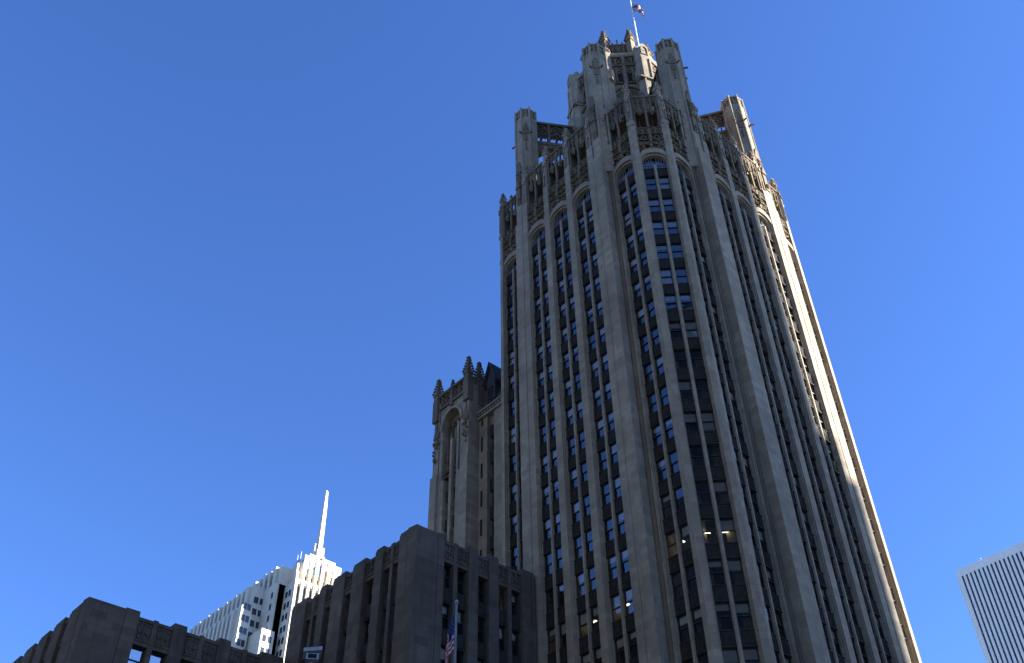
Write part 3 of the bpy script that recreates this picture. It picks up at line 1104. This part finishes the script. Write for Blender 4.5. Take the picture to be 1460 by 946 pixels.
# ================================================================== ANNEX BLOCKS
def annex_wall(root, f, segs, vface, ztop, zhead, floors, pane=GLASS):
    """segs: (u0, u1, kind) along the wall; piers run up, bays hold windows, spandrels and a carved panel"""
    for u0, u1, kind in segs:
        m = MB()
        if kind in 'CP':
            if kind == 'C':
                m.box(f, u0, u1, vface - 1.2, vface, 0, ztop, 0, .18)
            else:
                m.box(f, u0, u1, vface - 1.2, vface - .03, 0, ztop - .25, 0, .0)
                m.box(f, u0, u1, vface - 1.2, vface - .1, ztop - .25, ztop, 0, .0)
            obj('pier', m, ANNEX, root)
            continue
        n = 2 if kind == 'D' else 1
        mw = .42
        wd = ((u1 - u0) - mw * (n - 1) - .16) / n
        zp = ztop - .4
        m.box(f, u0, u1, vface - 1.3, vface - .32, zhead, zp)
        m.box(f, u0, u1, vface - .32, vface - .2, zp - .28, zp)
        m.box(f, u0, u1, vface - .32, vface - .22, zhead, zhead + .35)
        m.box(f, u0, u1, vface - .32, vface - .15, zhead + .35, zhead + .47)
        obj('parapet', m, ANNEX, root)
        for i in range(n):
            a = u0 + .08 + i * (wd + mw)
            c = a + wd / 2
            if i:
                m = MB()
                m.box(f, a - mw, a, vface - 1.2, vface - .18, 0, zp + .12)
                obj('mullion', m, ANNEX, root)
            # carved foliate panel
            m = MB()
            zz = (zhead + .47 + zp - .28) / 2
            hh = (zp - .28 - zhead - .47) / 2
            vv = vface - .32
            m.bar(f, [(c, zz - hh * .9), (c, zz + hh * .8)], .1, vv, vv + .13)
            for s in (-1, 1):
                m.bar(f, arc(c + s * wd * .22, zz + hh * .25, wd * .2, 90 - s * 10, 90 - s * 250, 7, hh * .45), .09, vv, vv + .11)
                m.bar(f, arc(c + s * wd * .16, zz - hh * .5, wd * .2, 90 - s * 40, 90 - s * 200, 6, hh * .4), .08, vv, vv + .1)
                m.knob(f, c + s * wd * .34, vv + .06, zz + hh * .62, .11)
                m.knob(f, c + s * wd * .26, vv + .06, zz - hh * .2, .1)
                m.knob(f, c + s * wd * .1, vv + .06, zz + hh * .1, .1)
            m.knob(f, c, vv + .08, zz + hh * .78, .13)
            obj('carved_panel', m, ANNEX, root)
            for k in range(floors):
                z1 = zhead - 3.57 * k
                z0 = z1 - 2.2
                m = MB()
                win_glass(m, f, a, a + wd, vface - .72, z0, z1)
                o = obj('window', m, pane, root, False)
                m = MB()
                win_frame(m, f, a, a + wd, vface - .72, z0, z1)
                obj('frame', m, SASH, o)
                if rnd.random() < .4:
                    m = MB()
                    win_blind(m, f, a, a + wd, vface - .72, z0, z1, rnd.choice((.3, .45, .5)))
                    obj('blind', m, BLIND, o)
                m = MB()
                m.box(f, a, a + wd, vface - 1.1, vface - .42, z0 - 1.37, z0)
                m.box(f, a + .12, a + wd - .12, vface - .42, vface - .37, z0 - 1.2, z0 - .2)
                obj('spandrel', m, IRON, root)
    return root


fW = Fr(0, 0, 180)       # u = -y, v = -x: wall facing west
block = thing('corner_annex', 'dark stone annex with flat parapet standing in front of the foot of the tower', 'building')
XB, YB = 58.5, -41.85
# west wall (u = 41.85 ... 55.2)
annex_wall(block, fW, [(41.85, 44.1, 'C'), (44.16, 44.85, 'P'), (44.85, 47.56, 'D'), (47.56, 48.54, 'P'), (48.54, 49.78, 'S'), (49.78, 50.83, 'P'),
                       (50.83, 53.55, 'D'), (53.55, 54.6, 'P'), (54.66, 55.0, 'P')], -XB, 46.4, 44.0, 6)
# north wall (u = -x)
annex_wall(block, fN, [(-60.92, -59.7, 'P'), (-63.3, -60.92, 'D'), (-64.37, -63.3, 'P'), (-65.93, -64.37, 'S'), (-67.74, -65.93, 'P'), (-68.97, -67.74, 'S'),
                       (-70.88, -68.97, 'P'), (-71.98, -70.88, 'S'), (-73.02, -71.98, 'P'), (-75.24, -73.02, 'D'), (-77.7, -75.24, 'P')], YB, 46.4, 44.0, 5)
m = MB()
NB(m, XB + 1.9, 76.5, -55.0, YB - 1.9, 0, 45.6)
obj('interior', m, ROOM, block)
m = MB()
NB(m, XB + .9, 77, -55.1, YB - .9, 45.6, 45.75)
obj('roof', m, ROOFM, block)

low = thing('low_annex', 'dark stone building lower left with stepped piers along its parapet', 'building')
XL, YL = 77.7, -23.55
annex_wall(low, fW, [(23.55, 26.75, 'C'), (26.8, 28.0, 'P'), (28.0, 31.15, 'D'), (31.15, 32.31, 'P'), (32.31, 35.4, 'D'), (35.4, 36.5, 'P'), (36.5, 39.6, 'D'), (39.6, 41.84, 'P')],
           -XL, 41.35, 38.6, 4, GLASSB)
segs = []
x = XL + 1.4
segs.append((-(x + 2.3), -x, 'P'))
x += 2.3
for i in range(9):
    segs.append((-(x + 1.25), -x, 'S'))
    x += 1.25
    segs.append((-(x + 1.95), -x, 'P'))
    x += 1.95
annex_wall(low, fN, segs, YL, 41.35, 38.6, 3)
m = MB()
NB(m, XL + 1.9, x - 1.5, -41.7, YL - 1.9, 0, 40.6)
obj('interior', m, ROOM, low)
m = MB()
NB(m, XL + .9, x - 1, -41.8, YL - .9, 40.6, 40.75)
obj('roof', m, ROOFM, low)

# lamps seen in the annex windows
for u, z in ((-58.5, 0),):
    m = MB()
    m.box(fW, 51.0, 51.9, -XB - 1.75, -XB - 1.5, 41.95, 42.05)
    obj('ceiling_lamp', m, LAMP, block)

# ================================================================== WHITE TOWER WITH A SPIRE
white = thing('spired_tower', 'sunlit cream office tower with vertical fins and a tall thin spire', 'skyscraper')
GB = MB()


def wblock(x0, x1, y0, y1, z1):
    m = MB()
    NB(m, x0, x1, y0, y1, 0, z1)
    return obj('wall', m, NBCW, white)


wblock(254, 309, -160, -131.3, 159.8)         # slab
wblock(261, 300, -131.3, -126.3, 154.6)       # step one
wblock(259, 290, -126.3, -122.8, 145.8)       # step two
wblock(252, 261, -131.3, -127.0, 137.0)       # small step
wblock(249, 262, -152, -133.4, 153.2)         # west block
wblock(250.6, 262, -150, -136.0, 162.0)       # crown base
wblock(254, 260.85, -134, -130.2, 153.6)


def nfins(x0, x1, y, z0, z1, n, d=.8, step=False):
    """north-facing strip of dark glass between fins"""
    m = MB()
    NB(m, x0, x1, y - .2, y + .1, z0, z1 - 1.6)
    obj('window_strip', m, NBCG, white)
    for i in range(n + 1):
        xx = x0 + (x1 - x0) * i / n
        m = MB()
        NB(m, xx - .62, xx + .62, y - .3, y + d, z0, z1 + (.35 if i % 2 == 0 else 0))
        obj('fin', m, NBCW, white)


nfins(256.5, 308, -131.1, 100, 159.6, 17)
nfins(263, 299, -126.1, 90, 153.5, 13)
nfins(262.5, 289.5, -122.6, 90, 144.6, 10)


def punched(f, u, v, z, w=1.5, h=2.1):
    m = MB()
    m.box(f, u - w / 2, u + w / 2, v - .1, v + .05, z - h / 2, z + h / 2)
    o = obj('window', m, NBCG, white)
    m = MB()
    m.box(f, u - w / 2 - .1, u + w / 2 + .1, v + .0, v + .12, z - h / 2 - .2, z - h / 2)
    obj('frame', m, NBCW, o)


for k in range(12):
    z = 149.7 - 3.83 * k
    for u in (128.0, 130.0):                     # step one, west wall
        punched(fW, u, -261, z)
    if k > 0:
        for u in (123.8, 125.2):
            punched(fW, u, -259, z - .3, 1.2)
    if z < 135:
        for u in (128.2, 130.0):
            punched(fW, u, -252, z - .3, 1.2)
    for xx in (250.5, 252.3, 255.4):             # west block, north wall
        punched(fN, -xx, -133.4 if xx < 254 else -130.2, z, 1.2)
m = MB()
NB(m, 260.85, 261.0, -131.4, -131.0, 90, 152)
obj('window_strip', m, NBCG, white)
# west front: fins, glass, crown with a fan of feathers
m = MB()
m.box(fW, 134.6, 151.2, -249.1, -248.9, 90, 152)
m.box(fW, 136.6, 149.2, -250.7, -250.5, 152, 160.5)
obj('window_strip', m, NBCG, white)
for i in range(9):
    u = 133.9 + i * 2.15
    zt = 155.5 + (9.0 - abs(i - 4) * 1.3)
    m = MB()
    m.box(fW, u - .42, u + .42, -250, -248.2, 90, zt - 3)
    m.box(fW, u - .3, u + .3, -250.8, -248.6, zt - 3, zt)
    obj('fin', m, NBCW, white)
m = MB()
m.box(fW, 133.9, 151.5, -249.4, -248.55, 152.6, 154.2)
m.box(fW, 136.0, 149.5, -249.6, -248.9, 156.2, 163.2)
m.box(fW, 138.0, 147.5, -254.5, -249.6, 160, 164.6)
cr = obj('crown', m, NBCW, white)
FE = [plain('feather_' + n, c, .7) for n, c in (('yellow', (.6, .45, .12)), ('orange', (.6, .3, .12)), ('red', (.5, .15, .14)), ('purple', (.35, .25, .5)), ('blue', (.2, .35, .55)), ('green', (.25, .5, .3)))]
for i in range(6):
    a = R(168 - i * 31.2)
    m = MB()
    cu, cz = 142.75, 157.4
    ca, sa = -math.cos(a), math.sin(a)
    path = [(cu + ca * .9, cz + sa * .9), (cu + ca * 2.6 - sa * .75, cz + sa * 2.6 + ca * .75), (cu + ca * 3.9 - sa * .55, cz + sa * 3.9 + ca * .55), (cu + ca * 4.3, cz + sa * 4.3),
            (cu + ca * 3.9 + sa * .55, cz + sa * 3.9 - ca * .55), (cu + ca * 2.6 + sa * .75, cz + sa * 2.6 - ca * .75)]
    m.panel(fW, path, -248.9, -248.75)
    obj('feather', m, FE[i], cr)
SX, SY = 251.5, -142.0
m = MB()
fs = Fr(SX, SY, 180)
m.lathe(fs, 0, 0, ((1.7, 163), (1.7, 167.5)), 4)
m.lathe(fs, 0, 0, ((1.1, 167), (.8, 184), (.5, 190.2), (.2, 190.8)), 4)
m.lathe(fs, -1.3, -.3, ((.5, 163), (.5, 170)), 4)
m.lathe(fs, 1.3, .3, ((.5, 163), (.5, 169)), 4)
obj('spire', m, NBCW, white)
m = MB()
m.tube([(252.5, -136.4, 162), (252.5, -136.4, 166)], .09)
m.tube([(252.9, -135.6, 162), (252.9, -135.6, 164.6)], .09)
obj('antenna', m, STEEL, white)
m = MB()
NB(m, 253.2, 255.2, -138.5, -136.5, 162, 163.4)
obj('roof_plant', m, GALV, white)

# ================================================================== FAR STRIPED TOWER
far = thing('striped_tower', 'very tall white tower with narrow dark vertical window stripes at right edge', 'skyscraper')
AX0, AX1, AY, AZ = 203.0, 259.0, -646.0, 346.0
m = MB()
NB(m, AX0, AX1, AY - 56, AY - .8, 0, AZ)
NB(m, AX1, AX1 + 2.3, AY - 54, AY - 2.2, 0, AZ - 4.5)
obj('core', m, AONW, far)
m = MB()
NB(m, AX0, AX1, AY - 1, AY + .02, AZ - 5, AZ)
NB(m, AX0 + 1, AX1 - 1, AY - 1, AY - .4, AZ, AZ + .9)
obj('parapet', m, AONW, far)
NS = 18
for i in range(NS + 1):
    xx = AX1 - 1.4 - i * 3.05
    m = MB()
    NB(m, xx - (.86 if 0 < i < NS else .8), xx + (.86 if i else 1.38), AY - 1, AY, 0, AZ - 5)
    obj('fin', m, AONW, far)
    if i < NS:
        m = MB()
        NB(m, xx - 2.2, xx - .86, AY - .85, AY - .7, 0, AZ - 5)
        o = obj('window_strip', m, AONG, far)
m = MB()
for xx, hh in ((AX1 - 18, 3.2), (AX1 - 37, 2.4)):
    m.tube([(xx, AY - 3, AZ), (xx, AY - 3, AZ + hh)], .1, 6)
obj('antenna', m, STEEL, far)

# ================================================================== NEAR THINGS
# street flag
fp = thing('flagpole', 'thin pale flagpole in front of the dark annex windows', 'flagpole')
FPX, FPY = 30 * math.cos(R(-38.33)), 30 * math.sin(R(-38.33))
m = MB()
m.tube([(FPX, FPY, .12), (FPX, FPY, 8), (FPX, FPY, 17.3)], [.06, .045, .032], 10)
obj('mast', m, GALV, fp)
m = MB()
m.lathe(Fr(FPX, FPY, 0), 0, 0, ((.02, 17.28), (.06, 17.33), (.06, 17.4), (.02, 17.45)), 8)
obj('finial', m, GALV, fp)
m = MB()
m.lathe(Fr(FPX, FPY, 0), 0, 0, ((.3, .12), (.3, .3), (.12, .5)), 12)
obj('base', m, GALV, fp)
cloth_flag('flag', 'limp american flag hanging from the pole in front of the annex', (FPX + .04, FPY + .04, 16.9), 1.25, 2.0, .24, 1.5, 52, .62)

# traffic camera on its arm
tc = thing('traffic_camera', 'grey surveillance camera under a flat hood on a curved arm at the lower edge', 'camera')
TD, TZ = 28.0, 14.4
ax = R(-29.85)
bx, by = TD * math.cos(ax), TD * math.sin(ax)
g = Fr(bx, by, -29.85 + 180)              # v towards the street, u across the view
m = MB()
pts = [g.p(.75, -.3, .12), g.p(.62, -.3, TZ - 1.6)]
for i in range(9):
    a = math.pi * i / 8
    pts.append(g.p(.3 + .32 * math.cos(a), -.3, TZ - .62 + .5 * math.sin(a)))
obj('arm', (m.tube(pts, [.11, .08] + [.05] * 9, 10), m)[1], GALV, tc)
m = MB()
q = ((-.27, -.25), (.25, -.25), (.25, .3), (-.27, .3))
m.loft([[g.p(-u, v, TZ + .03 - u * .16 + dz) for u, v in q] for dz in (0, .11)])
obj('hood', m, GREYBOX, tc)
m = MB()
m.box(g, -.16, .2, -.2, .25, TZ - .2, TZ - .02)
m.box(g, -.06, .06, -.06, .06, TZ - .45, TZ - .2)
b = obj('housing', m, GREYBOX, tc)
m = MB()
m.box(g, -.1, .14, .25, .27, TZ - .17, TZ - .05)
obj('lens', m, LENS, b)

# ================================================================== GROUND AND OFF-FRAME CITY
m = MB()
m.face([(-3000, -3000, 0), (3000, -3000, 0), (3000, 3000, 0), (-3000, 3000, 0)])
struct('ground', m, PAVE)
m = MB()
m.face([(-16, -400, .004), (4, -400, .004), (4, 400, .004), (-16, 400, .004)])
struct('road', m, ASPH)
m = MB()
NB(m, 4, 36, -400, 400, 0, .13)
NB(m, -40, -16, -400, 400, 0, .13)
struct('pavement', m, PAVE)
m = MB()
for i in range(60):
    for xx in (-11, -6.06, -1):
        m.face([(xx - .07, -200 + i * 7, .008), (xx + .07, -200 + i * 7, .008), (xx + .07, -197 + i * 7, .008), (xx - .07, -197 + i * 7, .008)])
struct('road_markings', m, WHITE)


CITYS = stone('city_stone', (.13, .13, .125), (.08, .08, .076), 2, .8, .08, .3)
CITYG = plain('city_glass', (.05, .06, .07), .2, 0, .6)


def city_block(name, label, f, boxes, wall=CITYS, sp=3.6, fl=3.8):
    t = thing(name, label, 'building')
    for u0, u1, v0, v1, z0, z1 in boxes:
        m = MB()
        m.box(f, u0, u1, v0, v1, z0, z1)
        m.box(f, u0 - .3, u1 + .3, v0 - .3, v1 + .3, z1 - 1.2, z1 + .8)
        for z in [z0 + fl * i for i in range(1, int((z1 - z0) / fl))]:
            m.box(f, u0 - .12, u1 + .12, v0 - .12, v1 + .12, z - .45, z + .45)
        obj('wall', m, wall, t)
        m = MB()
        n = max(2, int((u1 - u0) / sp))
        for i in range(n):
            a = u0 + (u1 - u0) * (i + .2) / n
            b = u0 + (u1 - u0) * (i + .8) / n
            m.box(f, a, b, v1, v1 + .06, z0 + 4, z1 - 2)
            m.box(f, a, b, v0 - .06, v0, z0 + 4, z1 - 2)
        n = max(2, int((v1 - v0) / sp))
        for i in range(n):
            a = v0 + (v1 - v0) * (i + .2) / n
            b = v0 + (v1 - v0) * (i + .8) / n
            m.box(f, u0 - .06, u0, a, b, z0 + 4, z1 - 2)
            m.box(f, u1, u1 + .06, a, b, z0 + 4, z1 - 2)
        o = obj('window_strip', m, CITYG, t)
    return t


# the stepped tower to the south-west whose shadow lies on the west front
ss = Vector((math.sin(R(SUN_AZ)), math.cos(R(SUN_AZ)), 0))      # towards the sun
P0 = Vector((37.4, -73.3, 0)) + ss * 170
fs = Fr(P0.x, P0.y, 90 - SUN_AZ + 180)                           # v away from the sun, u to the south-east or north-west
sg = 1 if (fs.u[0] * -ss.y + fs.u[1] * ss.x) > 0 else -1


def so(a, b):
    return (a, b) if sg > 0 else (-b, -a)


tn = math.tan(R(SUN_EL)) * 152
boxes = [(*so(-42, 0), -18, 18, 0, 250), (*so(-1, 2.0), -17, 18, 0, 58 + tn), (*so(1, 3.2), -16, 18, 0, 53 + tn)]
city_block('stepped_tower', 'tall stepped glass tower outside the picture to the southwest', fs, boxes, plain('city_panel', (.25, .27, .3), .4))
city_block('unseen_block', 'unseen stone block added for window reflections, behind the camera', Fr(-62, 26, -40), [(-19, 19, -16, 16, 0, 165), (-13, 13, -10, 10, 165, 182)])  # generic unseen mass, added to be mirrored in the canted bay's windows
city_block('unseen_block', 'unseen stone block added for reflections and shade, north of the tower', Fr(92, 42, -90), [(-34, 22, -12, 18, 0, 112)])  # generic unseen mass, added for dark reflections and less sky on north walls
city_block('unseen_block', 'unseen stone block added to shade the street flag, across the avenue', Fr(-58, -62, 0), [(-30, 2, -16, 16, 0, 66)])  # unseen mass, placed and sized to keep sun off the street flag
city_block('unseen_block', 'unseen stone block added to darken the lower walls, beside the avenue', Fr(52, 62, 180), [(-30, 36, -15, 15, 0, 118)])  # unseen mass, added to block sky light from the lower walls
city_block('unseen_block', 'unseen stone block added to darken the lower walls, far up the avenue', Fr(-42, 105, 0), [(-30, 30, -14, 14, 0, 135)])  # another added unseen mass that cuts low sky light
